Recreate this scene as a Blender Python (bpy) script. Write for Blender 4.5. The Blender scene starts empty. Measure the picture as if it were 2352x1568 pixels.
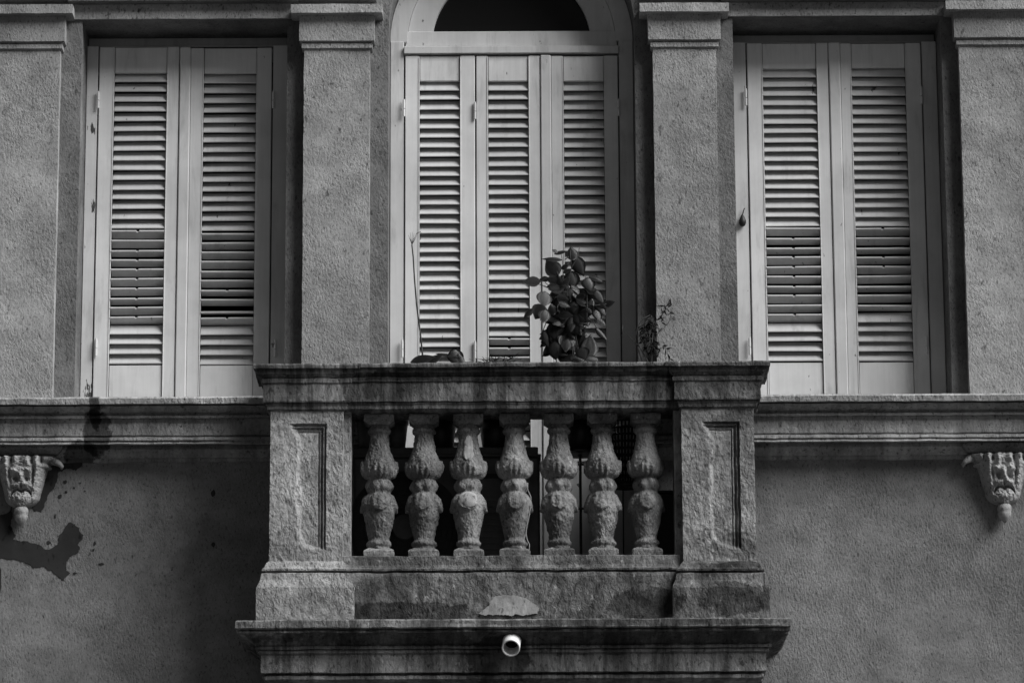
import bpy, bmesh, math, random
from mathutils import Vector, Matrix, noise
random.seed(7)
C = bpy.context.scene.collection
R = math.radians

# ---------------------------------------------------------------- camera
F = 9000.0                 # focal length in survey units (frame is 2352 units wide)
PITCH, ROLL, DIST, ZC = R(13.5), R(0.27), 19.8, 6.4
cam_pos = Vector((0, -DIST*math.cos(PITCH), ZC-DIST*math.sin(PITCH)))
fwd = Vector((0, math.cos(PITCH), math.sin(PITCH)))
rt0 = Vector((1, 0, 0)); up0 = rt0.cross(fwd)
crt = rt0*math.cos(ROLL)-up0*math.sin(ROLL)
cup = up0*math.cos(ROLL)+rt0*math.sin(ROLL)
cd = bpy.data.cameras.new('camera'); cam = bpy.data.objects.new('camera', cd); C.objects.link(cam)
cd.sensor_width = 36; cd.lens = F/2352*36; cd.clip_end = 500; cd.clip_start = 0.5
m = Matrix((crt, cup, -fwd)).transposed().to_4x4(); m.translation = cam_pos
cam.matrix_world = m
bpy.context.scene.camera = cam

# ---------------------------------------------------------------- sky, sun, exposure
SUN_AZ, SUN_EL = R(63), R(43)      # azimuth measured from the wall normal towards the right
sdir = Vector((math.sin(SUN_AZ)*math.cos(SUN_EL), -math.cos(SUN_AZ)*math.cos(SUN_EL), math.sin(SUN_EL)))
w = bpy.data.worlds.new('World'); bpy.context.scene.world = w; w.use_nodes = True
nt = w.node_tree; nt.nodes.clear()
sky = nt.nodes.new('ShaderNodeTexSky'); sky.sky_type = 'NISHITA'; sky.sun_disc = False
sky.air_density = 0.3; sky.dust_density = 0.3; sky.sun_elevation = SUN_EL; sky.sun_rotation = math.atan2(sdir.x, sdir.y)
bw = nt.nodes.new('ShaderNodeRGBToBW'); bg = nt.nodes.new('ShaderNodeBackground'); wo = nt.nodes.new('ShaderNodeOutputWorld')
bg.inputs['Strength'].default_value = 0.05
nt.links.new(sky.outputs[0], bw.inputs[0]); nt.links.new(bw.outputs[0], bg.inputs[0]); nt.links.new(bg.outputs[0], wo.inputs[0])
ld = bpy.data.lights.new('sun', 'SUN'); ld.energy = 5.0; ld.angle = R(42); ld.color = (1, 1, 1)
lo = bpy.data.objects.new('sun', ld); C.objects.link(lo); lo.rotation_euler = (-sdir).to_track_quat('-Z', 'Y').to_euler()
lo.location = sdir*30
vs = bpy.context.scene.view_settings
vs.view_transform = 'Standard'; vs.look = 'None'; vs.exposure = 0.25; vs.gamma = 1; vs.use_curve_mapping = False

# ---------------------------------------------------------------- survey: frame units + depth in front of the wall -> metres
def P(u, v, d):
    r = fwd+crt*((u-1176)/F)+cup*(-(v-784)/F)
    t = (-d-cam_pos.y)/r.y
    p = cam_pos+r*t
    return p.x, p.z
def X(u, v, d): return P(u, v, d)[0]
def Z(v, d, u=1176): return P(u, v, d)[1]
UN = 0.0022

# ---------------------------------------------------------------- materials
def newmat(name):
    mt = bpy.data.materials.new(name); mt.use_nodes = True
    n = mt.node_tree; b = n.nodes['Principled BSDF']
    return mt, n, b
def nd(n, t, **kw):
    x = n.nodes.new(t)
    for k, v in kw.items(): setattr(x, k, v)
    return x
def noise_tex(n, vec, scale, detail=5, rough=0.6, dist=0.0):
    t = nd(n, 'ShaderNodeTexNoise'); t.inputs['Scale'].default_value = scale; t.inputs['Detail'].default_value = detail
    t.inputs['Roughness'].default_value = rough; t.inputs['Distortion'].default_value = dist
    n.links.new(vec, t.inputs['Vector']); return t.outputs[0]
def mapping(n, vec, scale=(1, 1, 1), rot=(0, 0, 0), loc=(0, 0, 0)):
    mp = nd(n, 'ShaderNodeMapping'); mp.inputs['Scale'].default_value = scale; mp.inputs['Rotation'].default_value = rot
    mp.inputs['Location'].default_value = loc
    n.links.new(vec, mp.inputs['Vector']); return mp.outputs[0]
def ramp(n, fac, stops):
    r = nd(n, 'ShaderNodeMapRange'); r.interpolation_type = 'SMOOTHSTEP'
    (a, va), (b, vb) = stops
    r.inputs[1].default_value = a; r.inputs[2].default_value = b; r.inputs[3].default_value = va; r.inputs[4].default_value = vb
    n.links.new(fac, r.inputs[0]); return r.outputs[0]
def mth(n, op, a, b=None, c=None):
    x = nd(n, 'ShaderNodeMath', operation=op)
    for i, q in enumerate((a, b, c)):
        if q is None: continue
        if isinstance(q, (int, float)): x.inputs[i].default_value = q
        else: n.links.new(q, x.inputs[i])
    return x.outputs[0]
def grey(n, val):
    c = nd(n, 'ShaderNodeCombineColor')
    for i in range(3): n.links.new(val, c.inputs[i])
    return c.outputs[0]
def bump(n, b, h, strength, dist):
    bp = nd(n, 'ShaderNodeBump'); bp.inputs['Strength'].default_value = strength; bp.inputs['Distance'].default_value = dist
    n.links.new(h, bp.inputs['Height']); n.links.new(bp.outputs[0], b.inputs['Normal'])

def stucco(name, base, dirt=0.0, streak=0.0, blotch=0.25, rough_bump=0.9, grain=42, bdist=0.012, stain_shade=None, seed=0.0, pit=0.35, lichen=0.0, bmid=0.8):
    mt, n, b = newmat(name)
    pos = nd(n, 'ShaderNodeNewGeometry').outputs['Position']
    pos = mapping(n, pos, loc=(seed, seed*0.7, seed*1.3))
    diag = mapping(n, pos, scale=(1.0, 1, 0.55), rot=(0, R(35), 0))
    fine = noise_tex(n, diag, grain, 5, 0.62, 0.4)
    mid = noise_tex(n, pos, 7, 6, 0.65, 0.3)
    big = noise_tex(n, pos, 1.7, 4, 0.6)
    col = mth(n, 'MULTIPLY', ramp(n, mid, [(0.3, 1-blotch), (0.72, 1+blotch*0.6)]), base)
    col = mth(n, 'MULTIPLY', col, ramp(n, big, [(0.34, 0.80), (0.66, 1.14)]))
    col = mth(n, 'MULTIPLY', col, ramp(n, fine, [(0.28, 1-pit), (0.48, 1.0)]))
    pits = noise_tex(n, diag, grain*1.25, 2, 0.5)
    col = mth(n, 'MULTIPLY', col, ramp(n, pits, [(0.29, 0.4), (0.40, 1.0)]))
    col = mth(n, 'MULTIPLY', col, ramp(n, pits, [(0.58, 1.0), (0.72, 1.25)]))
    marks = noise_tex(n, mapping(n, pos, scale=(1.0, 1, 0.5), rot=(0, R(28), 0), loc=(5, 2, 1)), 40, 3, 0.55)
    col = mth(n, 'MULTIPLY', col, ramp(n, marks, [(0.27, 0.42), (0.36, 1.0)]))
    if dirt > 0:
        d1 = noise_tex(n, pos, 4.2, 8, 0.72, 0.6)
        col = mth(n, 'MULTIPLY', col, ramp(n, d1, [(0.5-dirt*0.24, 1-min(0.82, dirt*1.05)), (0.66-dirt*0.05, 1.0)]))
    if streak > 0:
        sv = mapping(n, pos, scale=(13, 3, 1.1))
        s1 = noise_tex(n, sv, 1.0, 6, 0.7, 0.5)
        col = mth(n, 'MULTIPLY', col, ramp(n, s1, [(0.40, 1-streak), (0.62, 1.0)]))
    if lichen > 0:
        l1 = noise_tex(n, diag, 30, 4, 0.7)
        col = mth(n, 'ADD', col, ramp(n, l1, [(0.60, 0.0), (0.72, lichen)]))
    if stain_shade:  # blackened spots, plus shade tones for the slab cove and rail cyma
        for (cx, cz, rx, rz, amt) in stain_shade:
            sep = nd(n, 'ShaderNodeSeparateXYZ'); g = nd(n, 'ShaderNodeNewGeometry').outputs['Position']; n.links.new(g, sep.inputs[0])
            dx = mth(n, 'MULTIPLY', mth(n, 'SUBTRACT', sep.outputs[0], cx), 1/rx)
            dz = mth(n, 'MULTIPLY', mth(n, 'SUBTRACT', sep.outputs[2], cz), 1/rz)
            r2 = mth(n, 'ADD', mth(n, 'MULTIPLY', dx, dx), mth(n, 'MULTIPLY', dz, dz))
            r2 = mth(n, 'ADD', r2, mth(n, 'MULTIPLY', mth(n, 'SUBTRACT', noise_tex(n, g, 16, 5, 0.65), 0.5), 2.6))
            col = mth(n, 'MULTIPLY', col, ramp(n, r2, [(0.75, amt), (1.15, 1.0)]))
    n.links.new(grey(n, col), b.inputs['Base Color'])
    b.inputs['Roughness'].default_value = 0.92; b.inputs['Specular IOR Level'].default_value = 0.2
    var = ramp(n, noise_tex(n, mapping(n, pos, loc=(3, 1, 7)), 2.6, 3, 0.6), [(0.36, 0.45), (0.62, 1.25)])
    h = mth(n, 'ADD', mth(n, 'MULTIPLY', mth(n, 'MULTIPLY', fine, var), 0.9), mth(n, 'MULTIPLY', mid, bmid))
    bump(n, b, h, rough_bump, bdist)
    return mt

def paint(name, base, chips=0.0, gloss=0.55, chipspots=()):
    mt, n, b = newmat(name)
    pos = nd(n, 'ShaderNodeNewGeometry').outputs['Position']
    grain = noise_tex(n, mapping(n, pos, scale=(60, 20, 2.0)), 1.0, 4, 0.6)
    blot = noise_tex(n, pos, 3.2, 5, 0.6)
    col = mth(n, 'MULTIPLY', ramp(n, blot, [(0.3, 0.86), (0.7, 1.05)]), base)
    col = mth(n, 'MULTIPLY', col, ramp(n, grain, [(0.3, 0.96), (0.7, 1.02)]))
    grime = noise_tex(n, mapping(n, pos, scale=(9, 5, 1.6)), 1.0, 6, 0.7, 0.4)
    col = mth(n, 'MULTIPLY', col, ramp(n, grime, [(0.32, 0.80), (0.48, 1.0)]))
    c1 = noise_tex(n, mapping(n, pos, scale=(34, 10, 12)), 1.0, 5, 0.62, 0.3)
    thr = 0.245+chips*0.15
    col = mth(n, 'MULTIPLY', col, ramp(n, c1, [(thr, 0.22), (thr+0.022, 1.0)]))
    if chipspots:
        sep = nd(n, 'ShaderNodeSeparateXYZ'); n.links.new(pos, sep.inputs[0])
        c2 = noise_tex(n, mapping(n, pos, scale=(75, 20, 15)), 1.0, 4, 0.6, 0.2)
        for (cx, cz, rx, rz) in chipspots:
            dx = mth(n, 'MULTIPLY', mth(n, 'SUBTRACT', sep.outputs[0], cx), 1/rx)
            dz = mth(n, 'MULTIPLY', mth(n, 'SUBTRACT', sep.outputs[2], cz), 1/rz)
            r2 = mth(n, 'ADD', mth(n, 'MULTIPLY', dx, dx), mth(n, 'MULTIPLY', dz, dz))
            f = mth(n, 'ADD', c2, mth(n, 'MULTIPLY', r2, 0.12))
            col = mth(n, 'MULTIPLY', col, ramp(n, f, [(0.52, 0.10), (0.55, 1.0)]))
    n.links.new(grey(n, col), b.inputs['Base Color'])
    b.inputs['Roughness'].default_value = gloss; b.inputs['Specular IOR Level'].default_value = 0.35
    bump(n, b, grain, 0.25, 0.002)
    return mt

def plain(name, val, rough=0.6, var=0.15, scale=20, spec=0.4, metal=0.0):
    mt, n, b = newmat(name)
    pos = nd(n, 'ShaderNodeNewGeometry').outputs['Position']
    t = noise_tex(n, pos, scale, 4, 0.6)
    n.links.new(grey(n, mth(n, 'MULTIPLY', ramp(n, t, [(0.3, 1-var), (0.7, 1+var)]), val)), b.inputs['Base Color'])
    b.inputs['Roughness'].default_value = rough; b.inputs['Specular IOR Level'].default_value = spec; b.inputs['Metallic'].default_value = metal
    return mt

M = {}
M['wall'] = stucco('stucco_wall', 0.215, grain=85, bdist=0.011, blotch=0.22, rough_bump=0.85, bmid=0.35, pit=0.45)
M['pil'] = stucco('stucco_pilaster', 0.325, grain=95, seed=3.1, blotch=0.2, bdist=0.009, bmid=0.4, pit=0.4)
M['strip'] = stucco('stucco_jamb', 0.165, grain=80, seed=5.3, blotch=0.25, bmid=0.4)
lx = X(222, 965, 0.15)
M['ledge'] = stucco('ledge_stucco', 0.42, grain=60, seed=1.7, streak=0.25, dirt=0.15,
                    stain_shade=[(X(222, 975, .15), Z(985, .15), 0.075, 0.13, 0.22), (X(218, 940, .15), Z(940, .15), 0.03, 0.10, 0.2), (X(185, 1040, .05), Z(1040, .05), 0.09, 0.06, 0.25)])
M['stone'] = stucco('balcony_cement', 0.33, stain_shade=[(X(1700,965,.55),Z(965,.55),.16,.05,.5),(X(1690,1250,.55),Z(1255,.55),.12,.07,.5)], dirt=0.35, grain=46, bdist=0.02, rough_bump=1.0, blotch=0.4, seed=9.0, lichen=0.2)
M['clean'] = stucco('pillar_cement', 0.37, dirt=0.28, grain=46, bdist=0.02, rough_bump=1.0, blotch=0.25, seed=2.0, lichen=0.18)
M['dirty'] = stucco('balcony_cement_dirty', 0.27, stain_shade=[(X(900,1395,.58),Z(1400,.58),.42,.05,.3),(X(1490,1380,.58),Z(1385,.58),.20,.08,.35),(X(1690,1375,.6),Z(1375,.6),.17,.085,.38),(X(1700,1305,.58),Z(1300,.58),.12,.03,.4)], dirt=0.62, streak=0.35, grain=46, bdist=0.02, rough_bump=1.0, blotch=0.35, seed=4.0, lichen=0.2)
M['rail'] = stucco('handrail_cement', 0.27, stain_shade=[(X(1680,860,.6),Z(872,.6),.26,.10,.42),(X(1200,850,.6),Z(858,.6),.95,.032,.42),(X(880,900,.56),Z(890,.56),.10,.09,.45),(X(1555,930,.56),Z(920,.56),.06,.2,.4)], dirt=0.42, streak=0.72, grain=50, bdist=0.010, blotch=0.3, seed=6.0, lichen=0.08)  # long ellipse along the cyma puts its shade into the colour; others are stains
M['slab'] = stucco('slab_cement', 0.30, stain_shade=[(X(1250,1465,.65),Z(1464,.65),1.5,.038,.42),(X(1150,1500,.6),Z(1515,.6),.16,.12,.3),(X(1450,1430,.7),Z(1430,.7),.8,.02,.45)], dirt=0.35, streak=0.6, grain=46, bdist=0.012, blotch=0.35, seed=8.0, lichen=0.14)  # first ellipse paints the shade of the cove under the top fillet
M['bal'] = stucco('baluster_cement', 0.31, dirt=0.5, grain=75, bdist=0.016, rough_bump=1.0, blotch=0.35, seed=11.0, lichen=0.2, pit=0.45)
M['carve'] = stucco('carved_cement', 0.38, dirt=0.1, grain=60, bdist=0.006, blotch=0.2, seed=12.0)
M['patch_dark'] = stucco('bare_cement', 0.035, grain=20, bdist=0.002, rough_bump=0.3, blotch=0.2, pit=0.05)
M['patch_pale'] = stucco('fresh_plaster', 0.46, dirt=0.25, grain=40, bdist=0.006, rough_bump=0.7, blotch=0.45, pit=0.15)
M['white'] = paint('shutter_paint', 0.72, chips=0.22)
M['slat'] = paint('slat_paint', 0.58, chips=0.35)
M['frame'] = paint('frame_paint', 0.62, chips=0.35, chipspots=[(X(205, 895, -.2), Z(895, -.2), 0.035, 0.07), (X(214, 480, -.2), Z(470, -.2), 0.012, 0.05), (X(210, 300, -.2), Z(290, -.2), 0.02, 0.03)])
M['head_shade'] = paint('shaded_head_wood', 0.42)  # toned below the frame paint to put the lintel's shade into the head
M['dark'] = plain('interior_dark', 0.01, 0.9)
M['acbody'] = plain('ac_casing', 0.07, 0.55)
M['acdark'] = plain('ac_fan_black', 0.012, 0.6)
M['achub'] = plain('ac_hub', 0.06, 0.6)
M['blackpot'] = plain('black_plastic', 0.012, 0.45)
M['greypot'] = plain('grey_plastic', 0.09, 0.5)
M['tray'] = plain('grey_tray', 0.06, 0.5)
M['pvc'] = plain('white_pvc', 0.72, 0.35, 0.05)
M['cable'] = plain('cable_sheath', 0.32)
M['iron'] = plain('black_iron', 0.015, 0.5)
M['leaf'] = plain('leaf_dark', 0.022, 0.42, 0.35, 14, 0.5)
M['leafpale'] = plain('leaf_pale', 0.042, 0.42, 0.25, 14, 0.5)
M['stem'] = plain('stem', 0.03, 0.7)
M['dry'] = plain('dry_leaf', 0.03, 0.8, 0.4, 40)
M['drystem'] = plain('dry_stem', 0.035, 0.8, 0.3, 40)
M['asphalt'] = stucco('asphalt', 0.05, grain=60, bdist=0.004)
M['pave'] = stucco('pavement', 0.16, grain=30, bdist=0.004)
mg, n_, b_ = newmat('dark_glass'); b_.inputs['Base Color'].default_value = (.01, .01, .01, 1); b_.inputs['Roughness'].default_value = 0.08
b_.inputs['Specular IOR Level'].default_value = 0.25; M['glass'] = mg

# ---------------------------------------------------------------- mesh helpers (x, depth, z) -> (x, -depth, z)
def rough(bm, amp, freq=14, amp2=0.0):
    for v in bm.verts:
        nv = noise.noise_vector(v.co*freq)*amp
        if amp2: nv += noise.noise_vector(v.co*freq*4.3+Vector((9, 3, 1)))*amp2
        v.co += nv
def obj(name, bm, mat, parent=None, loc=None, smooth=False):
    bmesh.ops.recalc_face_normals(bm, faces=bm.faces)
    me = bpy.data.meshes.new(name)
    base = Vector(loc) if loc is not None else Vector((0, 0, 0))
    pw = Vector(parent['_w']) if parent is not None else Vector((0, 0, 0))
    if loc is not None: bmesh.ops.translate(bm, vec=-base, verts=bm.verts)
    else:
        base = pw.copy(); bmesh.ops.translate(bm, vec=-base, verts=bm.verts)
    bm.to_mesh(me); bm.free()
    if smooth:
        for p in me.polygons: p.use_smooth = True
    me.materials.append(mat)
    o = bpy.data.objects.new(name, me); C.objects.link(o)
    o['_w'] = list(base)
    if parent is not None: o.parent = parent; o.location = base-pw
    else: o.location = base
    return o
def copy_at(o, parent, wloc, rot=None):
    c = o.copy(); C.objects.link(c); c.parent = parent; c['_w'] = list(wloc)
    c.location = Vector(wloc)-Vector(parent['_w'])
    if rot is not None: c.rotation_euler = rot
    return c
def thing(name, label, cat, loc, group=None):
    o = bpy.data.objects.new(name, None); C.objects.link(o); o.location = loc; o.empty_display_size = 0.2
    o['_w'] = list(loc); o['label'] = label; o['category'] = cat
    if group: o['group'] = group
    return o
def tag(o, label, cat, group=None):
    o['label'] = label; o['category'] = cat
    if group: o['group'] = group
    return o
def box(bm, x0, x1, d0, d1, z0, z1, bev=0.0):
    vs_ = [bm.verts.new((x, -d, z)) for z in (z0, z1) for (x, d) in ((x0, d0), (x1, d0), (x1, d1), (x0, d1))]
    fs = []
    for a in ((0, 1, 2, 3), (7, 6, 5, 4), (0, 4, 5, 1), (1, 5, 6, 2), (2, 6, 7, 3), (3, 7, 4, 0)):
        fs.append(bm.faces.new([vs_[i] for i in a]))
    if bev > 0:
        es = {e for f in fs for e in f.edges}
        bmesh.ops.recalc_face_normals(bm, faces=fs)
        bmesh.ops.bevel(bm, geom=list(es), offset=bev, segments=1, affect='EDGES', profile=0.5)
def nbox(*a, **k):
    bm = bmesh.new(); box(bm, *a, **k); return bm
def rect_lathe(x0, x1, d0, d1, prof, seg=0.03, side=True, left=True, right=True, back=False):
    """stack of rectangular rings; prof = [(offset, z)], offsets applied outwards on front and sides"""
    pr = []
    for (a, b) in zip(prof, prof[1:]):
        L = math.hypot(a[0]-b[0], a[1]-b[1]); k = max(1, int(math.ceil(L/seg)))
        for i in range(k): pr.append((a[0]+(b[0]-a[0])*i/k, a[1]+(b[1]-a[1])*i/k))
    pr.append(prof[-1])
    nx = max(1, int((x1-x0)/seg)); ny = max(1, int((d1-d0)/seg))
    bm = bmesh.new(); rings = []
    for (o, z) in pr:
        ax = x0-(o if left else 0); bx = x1+(o if right else 0); by = d1+o; ay = d0-(o if back else 0)
        pts = [(ax, ay+(by-ay)*i/ny) for i in range(ny)]
        pts += [(ax+(bx-ax)*i/nx, by) for i in range(nx)]
        pts += [(bx, by+(ay-by)*i/ny) for i in range(ny)]
        pts += [(bx+(ax-bx)*i/nx, ay) for i in range(nx)]
        rings.append([bm.verts.new((x, -d, z)) for (x, d) in pts])
    for r0, r1 in zip(rings, rings[1:]):
        k = len(r0)
        for i in range(k): bm.faces.new((r0[i], r0[(i+1) % k], r1[(i+1) % k], r1[i]))
    bm.faces.new(rings[0]); bm.faces.new(list(reversed(rings[-1])))
    return bm
def tube(bm, pts, r, n=8, taper=None, cap=True):
    pts = [Vector(p) for p in pts]; rings = []
    for i, p in enumerate(pts):
        t = (pts[min(i+1, len(pts)-1)]-pts[max(i-1, 0)]).normalized()
        a = t.orthogonal().normalized() if i == 0 else (pa-t*pa.dot(t)).normalized()
        pa = a; b = t.cross(a); rr = r if taper is None else r+(taper-r)*i/(len(pts)-1)
        rings.append([bm.verts.new(p+(a*math.cos(2*math.pi*k/n)+b*math.sin(2*math.pi*k/n))*rr) for k in range(n)])
    for r0, r1 in zip(rings, rings[1:]):
        for k in range(n): bm.faces.new((r0[k], r0[(k+1) % n], r1[(k+1) % n], r1[k]))
    if cap: bm.faces.new(rings[0]); bm.faces.new(list(reversed(rings[-1])))
def lathe(bm, cx, d, prof, n=32, fn=None):
    rings = []
    for (r, z) in prof:
        ring = []
        for k in range(n):
            a = 2*math.pi*k/n
            rr = r if fn is None else fn(r, z, a)
            ring.append(bm.verts.new((cx+rr*math.cos(a), -d+rr*math.sin(a), z)))
        rings.append(ring)
    for r0, r1 in zip(rings, rings[1:]):
        for k in range(n): bm.faces.new((r0[k], r0[(k+1) % n], r1[(k+1) % n], r1[k]))
    bm.faces.new(rings[0]); bm.faces.new(list(reversed(rings[-1])))
def plate(pts, d0, d1, jag=0.0, seg=0.005):
    """flat plate in the wall plane with a ragged outline"""
    out = []
    k = len(pts)
    for i in range(k):
        a = Vector(pts[i]); b = Vector(pts[(i+1) % k]); s = max(1, int((b-a).length/seg))
        for j in range(s):
            p = a.lerp(b, j/s)
            q = noise.noise_vector(Vector((p.x*34, p.y*34, 3)))*jag*1.3+noise.noise_vector(Vector((p.x*130, p.y*130, 8)))*jag*0.8
            out.append((p.x+q.x, p.y+q.y))
    bm = bmesh.new()
    f = [bm.verts.new((x, -d1, z)) for (x, z) in out]; g = [bm.verts.new((x, -d0, z)) for (x, z) in out]
    n = len(f)
    from mathutils.geometry import tessellate_polygon
    for t in tessellate_polygon([[Vector((x, z, 0)) for (x, z) in out]]): bm.faces.new([f[k] for k in t])
    for i in range(n): bm.faces.new((f[i], f[(i+1) % n], g[(i+1) % n], g[i]))
    return bm

# ---------------------------------------------------------------- ground
bm = bmesh.new(); vs_ = [bm.verts.new(p) for p in ((-150, -150, 0), (150, -150, 0), (150, 0.5, 0), (-150, 0.5, 0))]; bm.faces.new(vs_)
g = obj('street', bm, M['asphalt']); g['kind'] = 'structure'
g = obj('pavement', nbox(-60, 60, 0.02, 2.6, 0.004, 0.13, bev=0.01), M['pave']); g['kind'] = 'structure'

# ================================================================ BUILDING
B = thing('building', 'old grey stucco facade with pilasters, a moulded ledge and flaking cement patches', 'building', (0, 0, 0))
XL, XR, ZTOP = -6.5, 6.5, Z(-200, 0.02)
D_UP = 0.02                         # plane of the upper storey wall
zl = Z(914, 0.20)                   # top of ledge
z_head = Z(43, D_UP)                # soffit of the side windows
wl0, wl1 = X(184, 300, D_UP), X(658, 300, D_UP)
wr0, wr1 = X(1687, 300, D_UP), X(2168, 300, D_UP)
wc0, wc1 = X(892, 300, D_UP), X(1460, 300, D_UP)
arc_cx = (wc0+wc1)/2; arc_r = (wc1-wc0)/2; arc_z = Z(62, D_UP)
z_slab = Z(1420, 0.72)              # balcony floor
TH = 0.42
bm = bmesh.new()
def fbox(x0, x1, z0, z1, d1=D_UP): box(bm, x0, x1, -TH, d1, z0, z1)
fbox(XL, wl0, zl-0.1, ZTOP); fbox(wl1, wc0, zl-0.1, ZTOP); fbox(wc1, wr0, zl-0.1, ZTOP); fbox(wr1, XR, zl-0.1, ZTOP)
fbox(wl0, wl1, z_head, ZTOP); fbox(wr0, wr1, z_head, ZTOP)
# arch spandrel over the centre opening
n = 28; front = []; backv = []
outl = [(wc0, arc_z)]+[(arc_cx-arc_r*math.cos(math.pi*i/n), arc_z+arc_r*math.sin(math.pi*i/n)) for i in range(n+1)]
for i in range(n):
    (xa, za), (xb, zb) = outl[i+1], outl[i+2]
    v = [bm.verts.new(p) for p in ((xa, -D_UP, za), (xb, -D_UP, zb), (xb, -D_UP, ZTOP), (xa, -D_UP, ZTOP), (xa, TH, za), (xb, TH, zb))]
    bm.faces.new((v[0], v[1], v[2], v[3])); bm.faces.new((v[0], v[4], v[5], v[1]))
obj('upper_wall', bm, M['strip'], B)
bm = bmesh.new()
fbox(XL, wc0, 0, zl-0.1, 0.0); fbox(wc1, XR, 0, zl-0.1, 0.0); fbox(wc0, wc1, 0, z_slab-0.02, 0.0)
obj('lower_wall', bm, M['wall'], B)
# closed dark rooms behind the openings
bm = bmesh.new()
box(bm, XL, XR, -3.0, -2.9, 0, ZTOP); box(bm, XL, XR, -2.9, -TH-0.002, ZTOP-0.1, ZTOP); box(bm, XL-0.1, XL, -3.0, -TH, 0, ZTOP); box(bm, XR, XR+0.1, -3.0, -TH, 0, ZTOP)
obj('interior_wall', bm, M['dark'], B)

# pilasters
def pilaster(u0, u1, vtop, xa=None, xb=None):
    d = 0.082
    x0 = X(u0, 300, d) if u0 is not None else XL; x1 = X(u1, 300, d) if u1 is not None else XR
    um = (u0 or u1) if (u0 is None or u1 is None) else (u0+u1)/2
    zz = lambda v, dd: Z(v, dd, um)
    bm = rect_lathe(x0, x1, 0.0, d, [(0, zl-0.06), (0, zz(vtop+104, d))], seg=0.035, left=u0 is not None, right=u1 is not None); rough(bm, 0.0022, 9, 0.0012)
    p = obj('pilaster', bm, M['pil'], B)
    t = vtop
    prof = [(0.0, zz(t+104, d)), (0.012, zz(t+101, d)), (0.012, zz(t+91, d)), (-0.004, zz(t+88, d))]
    bm = rect_lathe(x0, x1, 0.0, d, prof, seg=0.02, left=u0 is not None, right=u1 is not None); rough(bm, 0.0015, 20)
    obj('necking_ring', bm, M['pil'], p)
    prof = [(-0.002, zz(t+90, d)), (0.024, zz(t+86, d)), (0.024, zz(t+60, d)), (0.024, zz(t+40, d)), (0.028, zz(t+21, d))]
    bm = rect_lathe(x0, x1, 0.0, d, prof, seg=0.03, left=u0 is not None, right=u1 is not None); rough(bm, 0.002, 12)
    obj('capital', bm, M['pil'], p)
    prof = [(0.050, zz(t+21, d+.055)), (0.066, zz(t+20, d+.055)), (0.066, zz(t, d+.055)), (0.050, zz(t-1, d+.055))]
    bm = rect_lathe(x0, x1, 0.0, d, prof, seg=0.03, left=u0 is not None, right=u1 is not None); rough(bm, 0.0022, 15)
    obj('abacus', bm, M['pil'], p)
    bm = nbox(x0-(0.03 if u0 is not None else 0), x1+(0.03 if u1 is not None else 0), 0.0, 0.075, zz(t-1, d)+0.03, ZTOP-0.02); obj('frieze_block', bm, M['strip'], p)
    return x0, x1
pA = pilaster(None, 134, 12); pB = pilaster(697, 849, 11); pC = pilaster(1502, 1648, 8); pD = pilaster(2208, None, 3)
# lintel bands and the overhanging course above them
for (a, b, vt, va, vb) in ((pA[1], pB[0], 10, 142, 695), (pC[1], pD[0], 5, 1641, 2200)):
    um = (va+vb)/2
    zb = z_head+0.003
    bm = rect_lathe(a+0.062, b-0.062, 0.0, 0.035, [(0, zb), (0, Z(vt, 0.035, um))], seg=0.04, left=False, right=False); rough(bm, 0.0022, 14)
    obj('lintel', bm, M['pil'], B)
    obj('upper_course', nbox(a+0.002+0.03, b-0.002-0.03, 0.0, 0.085, Z(vt, 0.035, um)+0.001, ZTOP-0.03, bev=0.004), M['strip'], B)

# window surrounds: raised architrave edge strips either side, down to the ledge
def ledge(x0, x1, left, right, um):
    zz = lambda v, dd: Z(v, dd, um)
    o = 0 if um < 1000 else -6
    P_ = [(0.0, zz(1060+o, .02)), (0.016, zz(1058+o, .03)), (0.016, zz(1051+o, .03)), (0.03, zz(1049+o, .05)), (0.045, zz(1040+o, .07)), (0.06, zz(1030+o, .08)),
          (0.055, zz(1020+o, .07)), (0.128, zz(1019+o, .15)), (0.135, zz(1017+o, .15)), (0.128, zz(1011+o, .15)), (0.138, zz(1008+o, .16)), (0.136, zz(1003+o, .15)), (0.098, zz(1001+o, .12)), (0.110, zz(997+o, .13)), (0.112, zz(962+o, .13)),
          (0.112, zz(959+o, .13)), (0.136, zz(957.5+o, .155)), (0.138, zz(952+o, .155)), (0.118, zz(950+o, .15)), (0.126, zz(946+o, .16)), (0.150, zz(940+o, .17)), (0.170, zz(934+o, .18)), (0.174, zz(930+o, .19)), (0.150, zz(928+o, .18)), (0.195, zz(926+o, .20)),
          (0.198, zz(914+o, .20)), (0.18, zz(914+o, .20)+0.012)]
    bm = rect_lathe(x0, x1, -0.18, 0.0, P_, seg=0.035, left=False, right=False)
    rough(bm, 0.0028, 16, 0.0012)
    return obj('ledge', bm, M['ledge'], B)
pil_l0, pil_l1 = X(620, 1100, 0.545), X(788, 1100, 0.545)
pil_r0, pil_r1 = X(1567, 1100, 0.545), X(1734, 1100, 0.545)
ledge(XL, wc0, False, True, 400); ledge(wc1, XR, True, False, 2000)
# corbel seats breaking forward out of the ledge soffit
for (u0, u1, o) in ((-60, 138, 0), (2216, 2420, -6)):
    um = (u0+u1)/2
    prof = [(0.0, Z(1052+o, .06, um)), (0.0, Z(1046+o, .06, um)), (0.02, Z(1042+o, .08, um)), (0.045, Z(1028+o, .11, um)), (0.045, Z(1020+o, .12, um))]
    bm = rect_lathe(X(u0, 1030, .06)+0.03, X(u1, 1030, .06)-0.03, -0.02, 0.055, prof, seg=0.03); rough(bm, 0.002, 14)
    obj('corbel_seat', bm, M['wall'], B)

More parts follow.
